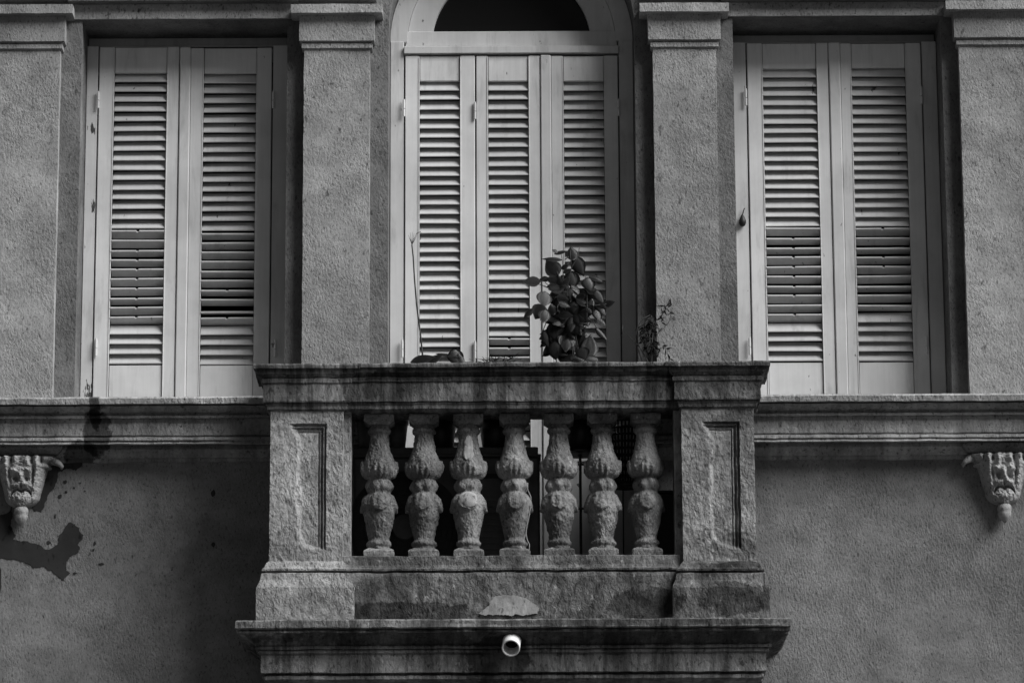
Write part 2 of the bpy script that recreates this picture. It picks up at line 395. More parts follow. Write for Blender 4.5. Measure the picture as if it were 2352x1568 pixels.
# carved corbels: scrolled mask tapering to a bud
def corbel(uc, vt, label):
    cx = X(uc, vt+60, 0.05); zt = Z(vt, 0.05, uc); zb = Z(vt+112, 0.05, uc); H = zt-zb
    bm = bmesh.new(); nx, nz = 80, 90; vv = []
    def hw(t):  # half width along height 0 top..1 bottom
        if t < 0.22: return 0.185-0.06*(t/0.22)+0.012*math.sin(t*40)
        if t < 0.75: return 0.125-0.035*((t-0.22)/0.53)
        return 0.09*math.sqrt(max(0, 1-((t-0.75)/0.25)**2))
    for j in range(nz+1):
        t = j/nz; row = []; w_ = max(hw(t), 0.004)
        for i in range(nx+1):
            s = -1+2*i/nx
            x = s*w_
            edge = math.sqrt(max(0, 1-abs(s)**3.2))
            h = (0.13-0.05*t)*edge
            ax = abs(x)
            g = lambda q, w0: math.exp(-(q/w0)**2)
            h = (0.115-0.045*t)*edge
            # leaf tips along the top with hollows between them
            h -= 0.045*g(ax-0.052, 0.011)*g(t-0.06, 0.09+0.0*t)+0.035*g(ax-0.098, 0.008)*g(t-0.05, 0.07)
            h += 0.014*g(ax-0.030-0.02*t, 0.016)*g(t-0.10, 0.10)+0.018*g(ax-0.078, 0.016)*g(t-0.16, 0.16)
            # brows, eye hollows and nose
            h += 0.020*g(ax-0.034, 0.018)*g(t-0.30, 0.055)
            h -= 0.030*g(ax-0.026, 0.014)*g(t-0.44, 0.055)
            h += 0.026*g(ax, 0.014)*g(t-0.42, 0.12)
            # cheek leaves
            h -= 0.022*g(ax-0.066+0.02*t, 0.006)*g(t-0.38, 0.16)
            h += 0.012*g(ax-0.080+0.02*t, 0.012)*g(t-0.50, 0.20)
            # moustache shaped mouth
            arc = 0.66+9.0*(ax-0.020)**2*12
            h += 0.016*g(ax-0.026, 0.018)*g(t-0.58, 0.05)
            if ax < 0.052: h -= 0.032*g(t-arc, 0.032)
            h -= 0.024*g(ax, 0.006)*g(t-0.60, 0.06)
            h += 0.020*g(ax, 0.040)*g(t-0.86, 0.09)
            h += 0.007*noise.noise(Vector((x*55, t*14, uc)))+0.005*noise.noise(Vector((x*130, t*34, uc)))
            if i in (0, nx): h = -0.01
            row.append(bm.verts.new((cx+x, -max(h, -0.01), zt-t*H)))
        vv.append(row)
    for j in range(nz):
        for i in range(nx): bm.faces.new((vv[j][i], vv[j][i+1], vv[j+1][i+1], vv[j+1][i]))
    co = obj('corbel', bm, M['carve'], B, smooth=True); co['label'] = label
    # curled leaf tips at both shoulders
    for s in (-1, 1):
        bm = bmesh.new()
        c0 = Vector((cx+s*0.150, -0.05, zt-0.012)); pts = [c0+Vector((s*0.05*math.sin(a*1.2), -0.02*math.sin(a*2), -0.045*a/1.5)) for a in (0, .4, .8, 1.2, 1.5)]
        tube(bm, pts, 0.020, 8, 0.006); rough(bm, 0.004, 40); obj('leaf_scroll', bm, M['carve'], co, smooth=True)
    bm = bmesh.new()
    zz = lambda v: Z(v, 0.05, uc)
    lathe(bm, cx, 0.045, [(0.024, zz(vt+110)), (0.035, zz(vt+117)), (0.036, zz(vt+126)), (0.031, zz(vt+129)), (0.034, zz(vt+133)), (0.030, zz(vt+141)), (0.016, zz(vt+149)), (0.003, zz(vt+155))], 20)
    rough(bm, 0.002, 30); obj('bud', bm, M['carve'], co, smooth=True)
corbel(50, 1052, 'carved mask corbel beside the dark cement patch'); corbel(2305, 1045, 'carved mask corbel on the clean right-hand wall')

# dark cement repairs, thin skins over the plaster
def patch(pts, mat, d, label=None, parent=None, jag=0.008, name='cement_patch', th=0.0035):
    q = [P(u, v, d) for (u, v) in pts]
    o = obj(name, plate(q, d-0.004, d+th, jag), mat, parent or B)
    if label: o['label'] = label
    return o
patch([(-60, 1180), (0, 1184), (21, 1175), (30, 1163), (24, 1190), (28, 1210), (35, 1231), (29, 1240), (59, 1242), (70, 1247), (91, 1252), (112, 1262), (120, 1257), (130, 1248), (138, 1227), (148, 1210), (162, 1200), (175, 1203), (182, 1220), (193, 1227), (187, 1237), (178, 1248), (184, 1259), (176, 1275), (162, 1276), (152, 1292), (157, 1316), (148, 1334), (136, 1325), (120, 1311), (98, 1302), (77, 1303), (56, 1290), (30, 1284), (5, 1283), (-60, 1282)], M['patch_dark'], 0.0, 'dark hook-shaped cement repair on the wall')
patch([(70, 1161), (89, 1142), (101, 1112), (108, 1075), (138, 1062), (160, 1058), (188, 1058), (183, 1072), (173, 1081), (155, 1074), (145, 1082), (134, 1084), (130, 1105), (127, 1122), (110, 1138), (101, 1161), (94, 1173), (77, 1173)], M['patch_dark'], 0.0, 'dark cement smear beside the carved corbel')
for (u, v, a, b) in ((232, 1292+3, 9, 3), (218, 1247, 3, 6), (215, 1262, 2.5, 3), (112, 1245, 6, 4), (150, 1107, 5, 5), (138, 1140, 5, 6), (152, 1130, 4, 4), (127, 1185, 2, 7), (172, 1316, 4, 3), (184, 1109, 2.5, 2.5), (195, 1127, 2.5, 2), (170, 1120, 3, 3), (490, 1132, 7, 9), (490, 1250, 5, 7), (-2, 1330, 6, 36)):
    pts = [(u+a*math.cos(t)*random.uniform(.6, 1.1), v+b*math.sin(t)*random.uniform(.6, 1.1)) for t in [i*math.pi/5 for i in range(10)]]
    patch(pts, M['patch_dark'], 0.0, jag=0.001, name='cement_chip', th=0.003)

# ================================================================ WINDOWS
PITCHV = 21.9
def slat_mesh(W, w_, alpha, th, notch=False):
    """blade centred on origin; alpha>0: outer edge low"""
    bm = bmesh.new()
    ca, sa = math.cos(alpha), math.sin(alpha)
    def piece(x0, x1, s0, s1):
        pr = [(s0, -th/2), (s1-th*0.2, -th/2), (s1, -th*0.32), (s1, th*0.25), (s1-th*0.3, th/2), (s0, th/2)]
        r0 = []; r1 = []
        for (s, t) in pr:
            d = s*ca+t*sa; z = -s*sa+t*ca
            r0.append(bm.verts.new((x0, -d, z))); r1.append(bm.verts.new((x1, -d, z)))
        k = len(pr)
        for i in range(k): bm.faces.new((r0[i], r0[(i+1) % k], r1[(i+1) % k], r1[i]))
        bm.faces.new(r0); bm.faces.new(list(reversed(r1)))
    if notch:
        piece(-W/2, W/2, -w_/2, w_/2-0.009); piece(-W/2, -0.007, w_/2-0.0095, w_/2); piece(0.007, W/2, w_/2-0.0095, w_/2)
    else: piece(-W/2, W/2, -w_/2, w_/2)
    return bm
DS = -0.20      # front plane of the shutters
def shutter(win, stiles, panel_u, vtop, v_l0, segs, z_bot, v_lend, vref, hinges=(), um=None, astragal=None, tilt=0.0):
    """stiles: ((u0,u1),(u0,u1)); segs: [(v0,v1,kind)]"""
    um = um or (stiles[0][0]+stiles[1][1])/2
    zt = Z(vtop, DS, um)
    bm = bmesh.new()
    xs = [(X(a, vref, DS), X(b, vref, DS)) for a, b in stiles]
    for (a, b) in xs: box(bm, a+0.001, b-0.001, DS-0.034, DS, z_bot, zt, bev=0.0035)
    # quirk bead along the louvre opening
    a, b = xs[0][1], xs[1][0]
    box(bm, a-0.007, a-0.001, DS-0.02, DS+0.003, z_bot+0.01, zt-0.01, bev=0.0015)
    box(bm, b+0.001, b+0.006, DS-0.02, DS+0.003, z_bot+0.01, zt-0.01, bev=0.0015)
    sh = obj('shutter', bm, M['white'], win)
    obj('top_rail', nbox(a, b, DS-0.03, DS-0.006, Z(v_l0, DS, um), zt-0.001, bev=0.003), M['white'], sh)
    obj('bottom_rail', nbox(a, b, DS-0.03, DS-0.006, z_bot+0.002, Z(v_lend, DS, um), bev=0.003), M['white'], sh)
    if astragal:
        obj('astragal', nbox(X(astragal[0], vref, DS), X(astragal[1], vref, DS), DS-0.034, DS+0.008, z_bot, zt+0.003, bev=0.005), M['white'], sh)
    W = b-a-0.002; cx = (a+b)/2
    base = {}
    for (v0, v1, kind) in segs:
        k = int(round((v1-v0)/PITCHV)); st = (v1-v0)/k
        for i in range(k):
            z = Z(v0+(i+0.5)*st, DS-0.02, um)
            kk = kind
            if kind == 'open' and random.random() < 0.55: kk = 'notch'
            j = random.uniform(-1, 1)
            if kk not in base:
                if kk == 'fix': bm = slat_mesh(W, 0.0645, R(54), 0.007)
                else: bm = slat_mesh(W, 0.057, R(-19), 0.0115, kk == 'notch')
                loc = (cx, -(DS-0.022), z)
                bmesh.ops.translate(bm, vec=Vector(loc), verts=bm.verts)
                o = obj('slat', bm, M['slat'], sh, loc=loc); base[kk] = o
            else: o = copy_at(base[kk], sh, (cx, -(DS-0.022), z))
            if kind == 'open' and um < 600 and astragal and i == k-2: o.rotation_euler = (R(26), 0, 0); o.location.z -= 0.006; continue
            if kind == 'fix': o.rotation_euler = (R(j*3.5), R(random.uniform(-.35, .35)), 0); o.location.z += random.uniform(-.0012, .0012)
            else: o.rotation_euler = (R(j*7+(j > .8)*-14+tilt*.5), R(random.uniform(-.5, .5)), 0)
    for (u, v) in hinges:
        bm = bmesh.new(); x = X(u, v, DS); z = Z(v, DS, u)
        tube(bm, [(x, -DS-0.010, z-0.042), (x, -DS-0.010, z-0.003)], 0.0065, 10); tube(bm, [(x, -DS-0.010, z+0.001), (x, -DS-0.010, z+0.042)], 0.0065, 10)
        tube(bm, [(x, -DS-0.010, z+0.042), (x, -DS-0.010, z+0.050)], 0.005, 8)
        obj('hinge', bm, M['white'], sh, smooth=False)
    return sh
def frame_rect(win, x0, x1, ztop, zbot, fl, fr, vt):
    """fl, fr inner edges; ztop soffit; vt inner top"""
    bm = bmesh.new(); d1 = DS-0.006; d0 = DS-0.06
    box(bm, x0+0.002, fl-0.003, d0, d1, zbot, vt+0.004, bev=0.003)
    box(bm, fr+0.003, x1-0.002, d0, d1, zbot, vt+0.004, bev=0.003)
    obj('window_frame', bm, M['frame'], win)
    obj('head_board', nbox(x0+0.002, x1-0.002, d0-0.05, d0-0.015, vt-0.06, ztop-0.001, bev=0.003), M['head_shade'], win)
    obj('head_rail', nbox(x0+0.002, x1-0.002, d0-0.014, d1-0.03, vt+0.005, vt+0.014, bev=0.002), M['head_shade'], win)
zb = zl+0.012
W1 = thing('shuttered_window', 'left window with two white louvred shutters and badly flaking frame paint at its foot', 'window', (X(420, 914, DS), -DS, zb), 'tall louvred shutters of the facade')
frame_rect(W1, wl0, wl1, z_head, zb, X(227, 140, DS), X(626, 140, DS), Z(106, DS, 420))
shutter(W1, ((228, 264), (384, 412)), None, 108, 167, [(169, 527, 'fix'), (527, 746, 'open'), (746, 836, 'fix')], zb+0.004, 838, 140, hinges=((226, 232), (221, 800)))
shutter(W1, ((438, 469), (589, 625)), None, 110, 168, [(171, 532, 'fix'), (532, 748, 'open'), (748, 838, 'fix')], zb+0.004, 838, 140, hinges=((628, 232), (632, 803)), astragal=(413.5, 438), tilt=6)
W2 = thing('shuttered_window', 'right window with two white louvred shutters and a small iron catch on the frame', 'window', (X(1915, 907, DS), -DS, zb), 'tall louvred shutters of the facade')
zb2 = Z(908, 0.20, 2000)+0.012
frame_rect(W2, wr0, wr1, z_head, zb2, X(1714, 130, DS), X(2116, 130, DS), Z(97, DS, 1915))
shutter(W2, ((1715, 1751), (1874, 1902)), None, 99, 157, [(158, 521, 'fix'), (521, 741, 'open'), (741, 830, 'fix')], zb2+0.004, 832, 130, hinges=((1713, 226), (1722, 797)))
shutter(W2, ((1929, 1955), (2078, 2115)), None, 99, 155, [(157, 521, 'fix'), (521, 718, 'open'), (718, 830, 'fix')], zb2+0.004, 831, 130, hinges=((2116, 222), (2128, 795)), astragal=(1903, 1929), tilt=5)
bm = bmesh.new(); x, z = P(1705, 505, DS)
lathe(bm, x, DS+0.010, [(0.003, z+0.028), (0.010, z+0.015), (0.018, z-0.005), (0.019, z-0.02), (0.012, z-0.034), (0.004, z-0.038)], 12)
tube(bm, [(x, -DS-0.006, z+0.02), (x+0.006, -DS-0.012, z+0.045), (x+0.012, -DS-0.006, z+0.06)], 0.003, 6)
obj('shutter_catch', bm, M['iron'], W2, smooth=True)

# centre french window with fanlight
zbc = z_slab+0.02
W3 = thing('french_window', 'middle arched french window with three tall white louvred leaves behind the balcony', 'window', (arc_cx, -DS, zbc), 'tall louvred shutters of the facade')
bm = bmesh.new(); d1 = DS-0.006; d0 = DS-0.07
fl, fr = X(929, 150, DS), X(1420, 150, DS)
box(bm, wc0+0.002, fl-0.003, d0, d1, zbc, arc_z-0.004, bev=0.003); box(bm, fr+0.003, wc1-0.002, d0, d1, zbc, arc_z-0.004, bev=0.003)
obj('window_frame', bm, M['frame'], W3)
obj('transom', nbox(fl-0.003, fr+0.003, DS-0.07, DS+0.012, Z(124, DS), Z(107, DS), bev=0.003), M['frame'], W3)
obj('transom_board', nbox(fl+0.004, fr-0.004, DS-0.09, DS-0.030, Z(106.5, DS-.03), Z(72, DS-.03), bev=0.003), M['frame'], W3)
ri = X(1357, 66, DS-.03)-arc_cx; ro = X(1414, 66, DS-.03)-arc_cx
def arch(r0, r1, d0, d1, mat, name, zc=arc_z-0.003):
    bm = bmesh.new(); n = 40; rows = []
    for i in range(n+1):
        a = math.pi*i/n; c, s = math.cos(a), math.sin(a)
        rows.append([bm.verts.new((arc_cx-r*c, -d, zc+r*s)) for (r, d) in ((r0, d0), (r0, d1), (r1, d1), (r1, d0))])
    for a, b in zip(rows, rows[1:]):
        for k in range(4): bm.faces.new((a[k], a[(k+1) % 4], b[(k+1) % 4], b[k]))
    bm.faces.new(rows[0]); bm.faces.new(list(reversed(rows[-1])))
    return obj(name, bm, mat, W3)
arch(ro, arc_r-0.002, DS-0.09, DS-0.012, M['frame'], 'arched_frame')
arch(ri, ro-0.002, DS-0.09, DS-0.035, M['frame'], 'fanlight_frame')
bm = bmesh.new(); n = 40; zc = arc_z-0.003
vf = [bm.verts.new((arc_cx-(ri+.004)*math.cos(math.pi*i/n), -(DS-0.07), zc+(ri+.004)*math.sin(math.pi*i/n))) for i in range(n+1)]
bm.faces.new(vf); obj('fanlight_pane', bm, M['glass'], W3)
obj('fanlight_sill', nbox(arc_cx-ri-0.03, arc_cx+ri+0.03, DS-0.09, DS-0.045, zc-0.012, zc+0.004), M['frame'], W3)
zz0 = zbc+0.01
shutter(W3, ((930, 964), (1056, 1091)), None, 128, 186, [(188, 1060, 'fix')], zz0, 1062, 150, hinges=((928, 251), (924, 803)))
shutter(W3, ((1093, 1121), (1213, 1240)), None, 128, 186, [(188, 773, 'fix'), (773, 990, 'open'), (990, 1060, 'fix')], zz0, 1062, 150, hinges=((1091, 257), (1091, 806)))
shutter(W3, ((1265, 1294), (1386, 1419)), None, 128, 186, [(188, 1060, 'fix')], zz0, 1062, 150, hinges=((1421, 250),), astragal=(1241, 1265))

# ================================================================ BALCONY
DP = 0.545
K = thing('balcony', 'projecting cement balcony with bulbous balusters, panelled corner piers and a streaked handrail', 'balcony', (0, -0.3, z_slab-0.3))
# slab cornice
sx0, sx1 = X(540, 1430, 0.72), X(1818, 1430, 0.72)
zz = lambda v, d: Z(v, d, 1176)
ps = [(-0.150, zz(1559, .59)), (-0.132, zz(1557, .59)), (-0.130, zz(1550, .59)), (-0.150, zz(1547, .58)+0.004), (-0.150+0.033, zz(1542, .60)), (-0.117, zz(1500, .60)), (-0.105, zz(1497, .61)), (-0.105, zz(1491, .61)), (-0.113, zz(1489, .61)), (-0.094, zz(1487, .63)), (-0.092, zz(1481, .63)),
      (-0.100, zz(1479, .63)), (-0.085, zz(1470, .64)), (-0.060, zz(1460, .66)), (-0.032, zz(1452, .69)), (-0.018, zz(1450, .70)), (-0.017, zz(1445, .70)), (-0.028, zz(1443, .70)), (-0.004, zz(1440, .72)), (0.0, zz(1438, .72)), (0.0, zz(1423, .72)), (-0.006, zz(1420, .72))]
bm = rect_lathe(sx0, sx1, -0.02, 0.72, ps, seg=0.022); rough(bm, 0.004, 13, 0.0022)
obj('slab', bm, M['slab'], K)
# underside bracket block below the slab
# dado between and under the piers
def stack(name, u0, u1, back, front, pts, mat, parent, amp=0.003, uref=None, seg=0.025, left=True, right=True, vref=1100):
    x0, x1 = X(u0, vref, front), X(u1, vref, front); um = uref or (u0+u1)/2
    prof = [(o, Z(v, front+o, um)) for (o, v) in pts]
    bm = rect_lathe(x0, x1, back, front, prof, seg=seg, left=left, right=right, back=(back > 0)); rough(bm, amp, 15, amp*0.5)
    return obj(name, bm, mat, parent)
piers = []
for (u0, u1, mats, lab) in ((620, 788, (M['clean'], M['clean'], M['rail']), 'pale corner pier with a worn sunk panel'), (1567, 1734, (M['stone'], M['dirty'], M['dirty']), 'darker stained corner pier under the blackened cap')):
    e = 1 if u0 < 1000 else 0
    core = DP-0.035
    zt = Z(940, DP, u0); zb_ = Z(1292, DP, u0)
    x0, x1 = X(u0, 1100, DP), X(u1, 1100, DP)
    bm = rect_lathe(x0+0.001, x1-0.001, DP-0.25, core, [(0, zb_-0.02), (0, zt+0.02)], seg=0.03); rough(bm, 0.002, 15, 0.001)
    p = obj('pier', bm, mats[0], K); p['label'] = lab
    # border slabs round the sunk panel (front skin); the left arm is swollen by smeared plaster
    pu0, pu1, pv0, pv1 = (656, 749, 974, 1256) if e else (1605, 1699, 969, 1252)
    px0, px1 = X(pu0, 1100, DP), X(pu1, 1100, DP); pz1, pz0 = Z(pv0, DP, u0), Z(pv1, DP, u0)
    bm = bmesh.new(); nx_, nz_ = 70, 150; rows = []
    w3 = (px1-px0)
    for j in range(nz_+1):
        z = zb_-0.02+(zt+0.02-zb_+0.02)*j/nz_; row = []
        for i_ in range(nx_+1):
            x = x0+(x1-x0)*i_/nx_
            wv = noise.noise(Vector((x*20, z*14, u0)))
            dr = min(px1-x, 9); dt = pz1-z
            tz = (pz1-z)/(pz1-pz0)
            lft = px0+0.018+0.036*min(1, max(0, (tz-0.02)*9))+0.02*max(0, tz-0.85)*8+0.009*wv+0.004*noise.noise(Vector((x*90, z*70, 5)))
            dl = x-lft; db = z-(pz0+0.03*(1-min(1, max(0, (x-px0)/w3)))+0.008*wv)
            s_ = min(dr, dt)
            dep = 0.0
            if dl > 0 and db > -0.02 and s_ > 0:
                # stepped moulding: groove, roll, groove, field
                if s_ < 0.007: dep = 0.020
                elif s_ < 0.018: dep = 0.020-0.012*math.sin((s_-0.007)/0.011*math.pi)
                elif s_ < 0.025: dep = 0.028
                elif s_ < 0.036: dep = 0.026-0.012*math.sin((s_-0.025)/0.011*math.pi)
                elif s_ < 0.042: dep = 0.024
                else: dep = 0.017
                dep *= min(1, dl/(0.022+0.012*wv))*min(1, max(0, (db+0.02)/0.02))
            row.append(bm.verts.new((x, -(DP-dep), z)))
        rows.append(row)
    for a, b in zip(rows, rows[1:]):
        for i_ in range(nx_): bm.faces.new((a[i_], a[i_+1], b[i_+1], b[i_]))
    for k_ in (0, -1):
        col_ = [r[k_] for r in rows]; bk_ = [bm.verts.new((v.co.x, -(core-0.02), v.co.z)) for v in col_]
        for a, b, c_, d_ in zip(col_, col_[1:], bk_[1:], bk_): bm.faces.new((a, b, c_, d_))
    rough(bm, 0.0026, 15, 0.0016)
    obj('sunk_panel', bm, mats[0], p)
    # plinth
    ub0, ub1 = u0, u1
    stack('pier_plinth', u0, u1, DP-0.25, DP, [(0.058, 1424), (0.058, 1348), (0.052, 1342), (0.040, 1330), (0.036, 1316), (0.018, 1314), (0.020, 1311), (0.034, 1309), (0.034, 1305), (0.022, 1301), (0.012, 1293), (0.0, 1288), (-0.01, 1287)], mats[1], p, 0.004)
    # cap
    o = 0 if e else -6
    stack('pier_cap', u0, u1, DP-0.25, DP, [(0.0, 944+o), (0.014, 939+o), (0.016, 932+o), (0.022, 928+o), (0.020, 924+o), (0.032, 923+o), (0.034, 920+o), (0.034, 882+o), (0.042, 878+o), (0.043, 871+o), (0.036, 868+o), (0.046, 864+o), (0.058, 858+o), (0.062, 851+o), (0.060, 848+o), (0.080, 845+o), (0.082, 838+o), (0.078, 835+o)], mats[2], p, 0.0035)
# handrail between the caps
DRF = DP-0.012
rp = [(0.0, 944), (0.014, 940), (0.016, 932), (0.022, 928), (0.020, 924), (0.030, 923), (0.030, 920), (0.030, 880), (0.038, 877), (0.040, 870), (0.034, 867), (0.044, 862), (0.056, 856), (0.060, 850), (0.056, 847), (0.074, 844), (0.076, 838), (0.072, 835)]
rxl, rxr = 815, 1540
stack('handrail', 793, 1562, DP-0.235, DRF, [(o, v-3) for o, v in rp], M['rail'], K, 0.0035, left=False, right=False)
# base course under the balusters and dado
stack('base_course', 782, 1573, DP-0.24, DP-0.03, [(0.032, 1424), (0.036, 1380), (0.036, 1322), (0.032, 1315), (0.014, 1313), (0.016, 1310), (0.03, 1308), (0.03, 1304), (0.018, 1301), (0.012, 1296), (0.008, 1276), (0.0, 1275)], M['dirty'], K, 0.0045, left=False, right=False)
# responds
for (a, b) in ((787, 806), (1549, 1568)):
    bm = rect_lathe(X(a, 1100, .5), X(b, 1100, .5), DP-0.21, DP-0.045, [(0, Z(1282, .5)), (0, Z(935, .5))], seg=0.03); rough(bm, 0.0015, 15); obj('respond', bm, M['clean'] if a < 1000 else M['stone'], K)
# balusters
UB = 0.2462*UN*0.985
DBc = 0.398
bprof = [(86, 205), (88, 225), (96, 240), (107, 258), (108, 270), (100, 284), (86, 294), (84, 310), (88, 350), (96, 400), (108, 450), (124, 500), (140, 545), (150, 590), (152, 620), (148, 650), (136, 680), (120, 700), (102, 711), (102, 722), (112, 733), (121, 755), (128, 780), (126, 800), (118, 820), (110, 832), (104, 840), (106, 850), (112, 862), (128, 885), (140, 920), (146, 960), (146, 1000), (141, 1040), (134, 1080), (126, 1120), (116, 1160), (106, 1200), (98, 1240), (92, 1270), (98, 1290), (112, 1306), (114, 1322), (110, 1334), (100, 1340), (99, 1352), (100, 1362), (104, 1372)]
fine = []
for a, b in zip(bprof, bprof[1:]):
    k = max(1, int((b[1]-a[1])/7))
    for i in range(k): fine.append((a[0]+(b[0]-a[0])*i/k, a[1]+(b[1]-a[1])*i/k))
fine.append(bprof[-1])
z_bt = Z(948, DBc+.072); z_bb = Z(1276, DBc+.072)
z_soff = Z(942, DP+.01); z_base = Z(1275, DP-.02)
t0, t1 = 118.0, 1452.0
zb_of = lambda y: z_bt-(y-t0)/(t1-t0)*(z_bt-z_bb)
def baluster(u, seed, label):
    cx = X(u, 1110, DBc)
    rnd = random.Random(seed)
    off = Vector((seed*3.7, seed*1.3, seed*2.1)); spin = rnd.uniform(-.12, .12)+R(0)
    bm = bmesh.new()
    wear = rnd.uniform(0.6, 1.3)
    def fn(r, z, a):
        y = t0+(z_bt-z)/(z_bt-z_bb)*(t1-t0)
        q = 0.0
        aa = (a+spin+math.pi/4) % (math.pi/2)-math.pi/4      # angle from nearest leaf axis (front, sides, back)
        # upper acanthus: pointed leaves rising from y 700 to 540
        if 520 < y < 705:
            t = (705-y)/165.0
            wid = 0.62*max(0, 1-t)**0.55
            m_ = max(0.0, 1-(abs(aa)/max(wid, 0.05))**8)
            q += m_*(8+18*min(1, t*1.15)) if t < 1 else 0
            q += 9*math.cos(aa*20)*m_*(1-t*0.6)
            aa2 = (a+spin) % (math.pi/2)-math.pi/4
            q += max(0.0, 1-(abs(aa2)/max(0.5*(1-t*1.5), 0.04))**2)*9 if t < 0.6 else 0
        # collar beads
        if 728 < y < 835: q += 11*math.cos(a*7+seed)*math.sin((y-728)/107*math.pi)-4
        # drooping shell leaves
        if 850 < y < 1030:
            t = (y-850)/180.0
            wid = 0.66*math.sqrt(max(0, 1-(max(0, t-0.35)/0.62)**2)) if t < 0.97 else 0.03
            m_ = max(0.0, 1-(abs(aa)/max(wid, 0.03))**6)
            q += m_*(8+20*t)
            q += 4.5*math.cos(aa*15)*m_*(1-t*0.5)
        n1 = noise.noise(Vector((math.cos(a)*3, math.sin(a)*3, y/60))+off)*8*wear
        n2 = noise.noise(Vector((math.cos(a)*9, math.sin(a)*9, y/18))+off)*6*wear
        n3 = noise.noise(Vector((math.cos(a)*22, math.sin(a)*22, y/8))+off)
        pit = -7*max(0, n3-0.32)*3+1.0*n3
        return (r+q*wear**0.3+n1+n2+pit)*UB
    lathe(bm, cx, DBc, [(r, zb_of(y)) for (r, y) in fine], 128, fn)
    o = obj('baluster', bm, M['bal'], K, smooth=True)
    if label: o['label'] = label
    h = 137*UB
    bm = rect_lathe(cx-h, cx+h, DBc-h, DBc+h, [(-0.02, zb_of(212)), (-0.006, zb_of(186)), (0, zb_of(183)), (0, zb_of(135)), (-0.003, z_soff+0.004)], seg=0.016, back=True); rough(bm, 0.0025, 25, 0.001)
    obj('abacus', bm, M['bal'], o)
    bm = rect_lathe(cx-h, cx+h, DBc-h, DBc+h, [(0, z_base-0.004), (0.001, zb_of(1400)), (-0.004, zb_of(1388)), (-0.03, zb_of(1362))], seg=0.016, back=True); rough(bm, 0.004, 22, 0.0015)
    obj('plinth', bm, M['bal'], o)
    return o, cx
labs = [None, None, 'baluster with a smooth pale plaster repair on its lower bulb', 'baluster with a thin cable running down its side', None, None, None]
bx = []
for i, u in enumerate((871, 974, 1076, 1182, 1284, 1384, 1484)):
    o, cx = baluster(u, i+1, labs[i]); bx.append((o, cx))
# pale repairs
patch([(1098, 1411), (1112, 1400), (1122, 1392), (1128, 1378), (1137, 1369), (1160, 1366), (1180, 1366), (1200, 1370), (1216, 1378), (1230, 1390), (1238, 1400), (1238, 1409), (1200, 1412), (1150, 1412)], M['patch_pale'], DP+0.010, 'pale fresh plaster repair above the drain pipe', K, 0.006, 'plaster_patch', 0.004)
# pale repair wrapped on the third baluster: a shell segment
o3, cx3 = bx[2]
def shell(y0, y1, a0, a1, extra, name):
    bm = bmesh.new(); rows = []
    ny, na = 12, 12
    for j in range(ny+1):
        y = y0+(y1-y0)*j/ny; row = []
        r = 0
        for a, b in zip(bprof, bprof[1:]):
            if a[1] <= y <= b[1]: r = a[0]+(b[0]-a[0])*(y-a[1])/(b[1]-a[1])
        for i in range(na+1):
            s = -1+2*i/na; t = -1+2*j/ny
            k = max(0, 1-abs(t)**3)**0.5*(1+0.4*noise.noise(Vector((t*3, s*2, 4))))
            an = -math.pi/2+(a0+a1)/2+(a1-a0)/2*s*k
            rr = (r+(extra+5*noise.noise(Vector((s*2, t*2, 7))))*(1 if (0 < i < na and 0 < j < ny) else 0.7))*UB
            row.append(bm.verts.new((cx3+rr*math.cos(an), -DBc+rr*math.sin(an), zb_of(y))))
        rows.append(row)
    for r0, r1 in zip(rows, rows[1:]):
        for i in range(na): bm.faces.new((r0[i], r0[i+1], r1[i+1], r1[i]))
    obj(name, bm, M['patch_pale'], o3, smooth=True)
shell(848, 1012, -0.62, 0.52, 36, 'plaster_repair'); shell(310, 570, -0.36, 0.40, 14, 'plaster_repair')

# drain pipe through the slab face
pd = 0.60; px, pz = P(1175, 1474, pd+0.07)
dp = thing('drain_pipe', 'short white plastic drain pipe poking out of the balcony slab', 'drain pipe', (px, -pd, pz))
bm = bmesh.new()
def ringtube(bm, c, ax, r0, r1, L, n=28):
    ax = Vector(ax).normalized(); a = ax.orthogonal().normalized(); b = ax.cross(a); rows = []
    for (r, l) in ((r1, 0), (r1, L-0.002), (r1-0.002, L), (r0+0.001, L), (r0, L-0.002), (r0, 0)):
        rows.append([bm.verts.new(Vector(c)+ax*l+(a*math.cos(2*math.pi*k/n)+b*math.sin(2*math.pi*k/n))*r) for k in range(n)])
    for q, s in zip(rows, rows[1:]):
        for k in range(n): bm.faces.new((q[k], q[(k+1) % n], s[(k+1) % n], s[k]))
ax = (-0.07, -1, -0.60)
ringtube(bm, (px+0.006, -pd+0.02, pz+0.048), ax, 0.0365, 0.044, 0.165)
obj('pipe', bm, M['pvc'], dp, smooth=True)
bm = bmesh.new(); lathe_pts = []
v = [bm.verts.new((px+0.004+0.034*math.cos(2*math.pi*k/24), -pd-0.02, pz+0.024+0.037*math.sin(2*math.pi*k/24))) for k in range(24)]; bm.faces.new(v)
obj('pipe_inside', bm, M['dark'], dp)

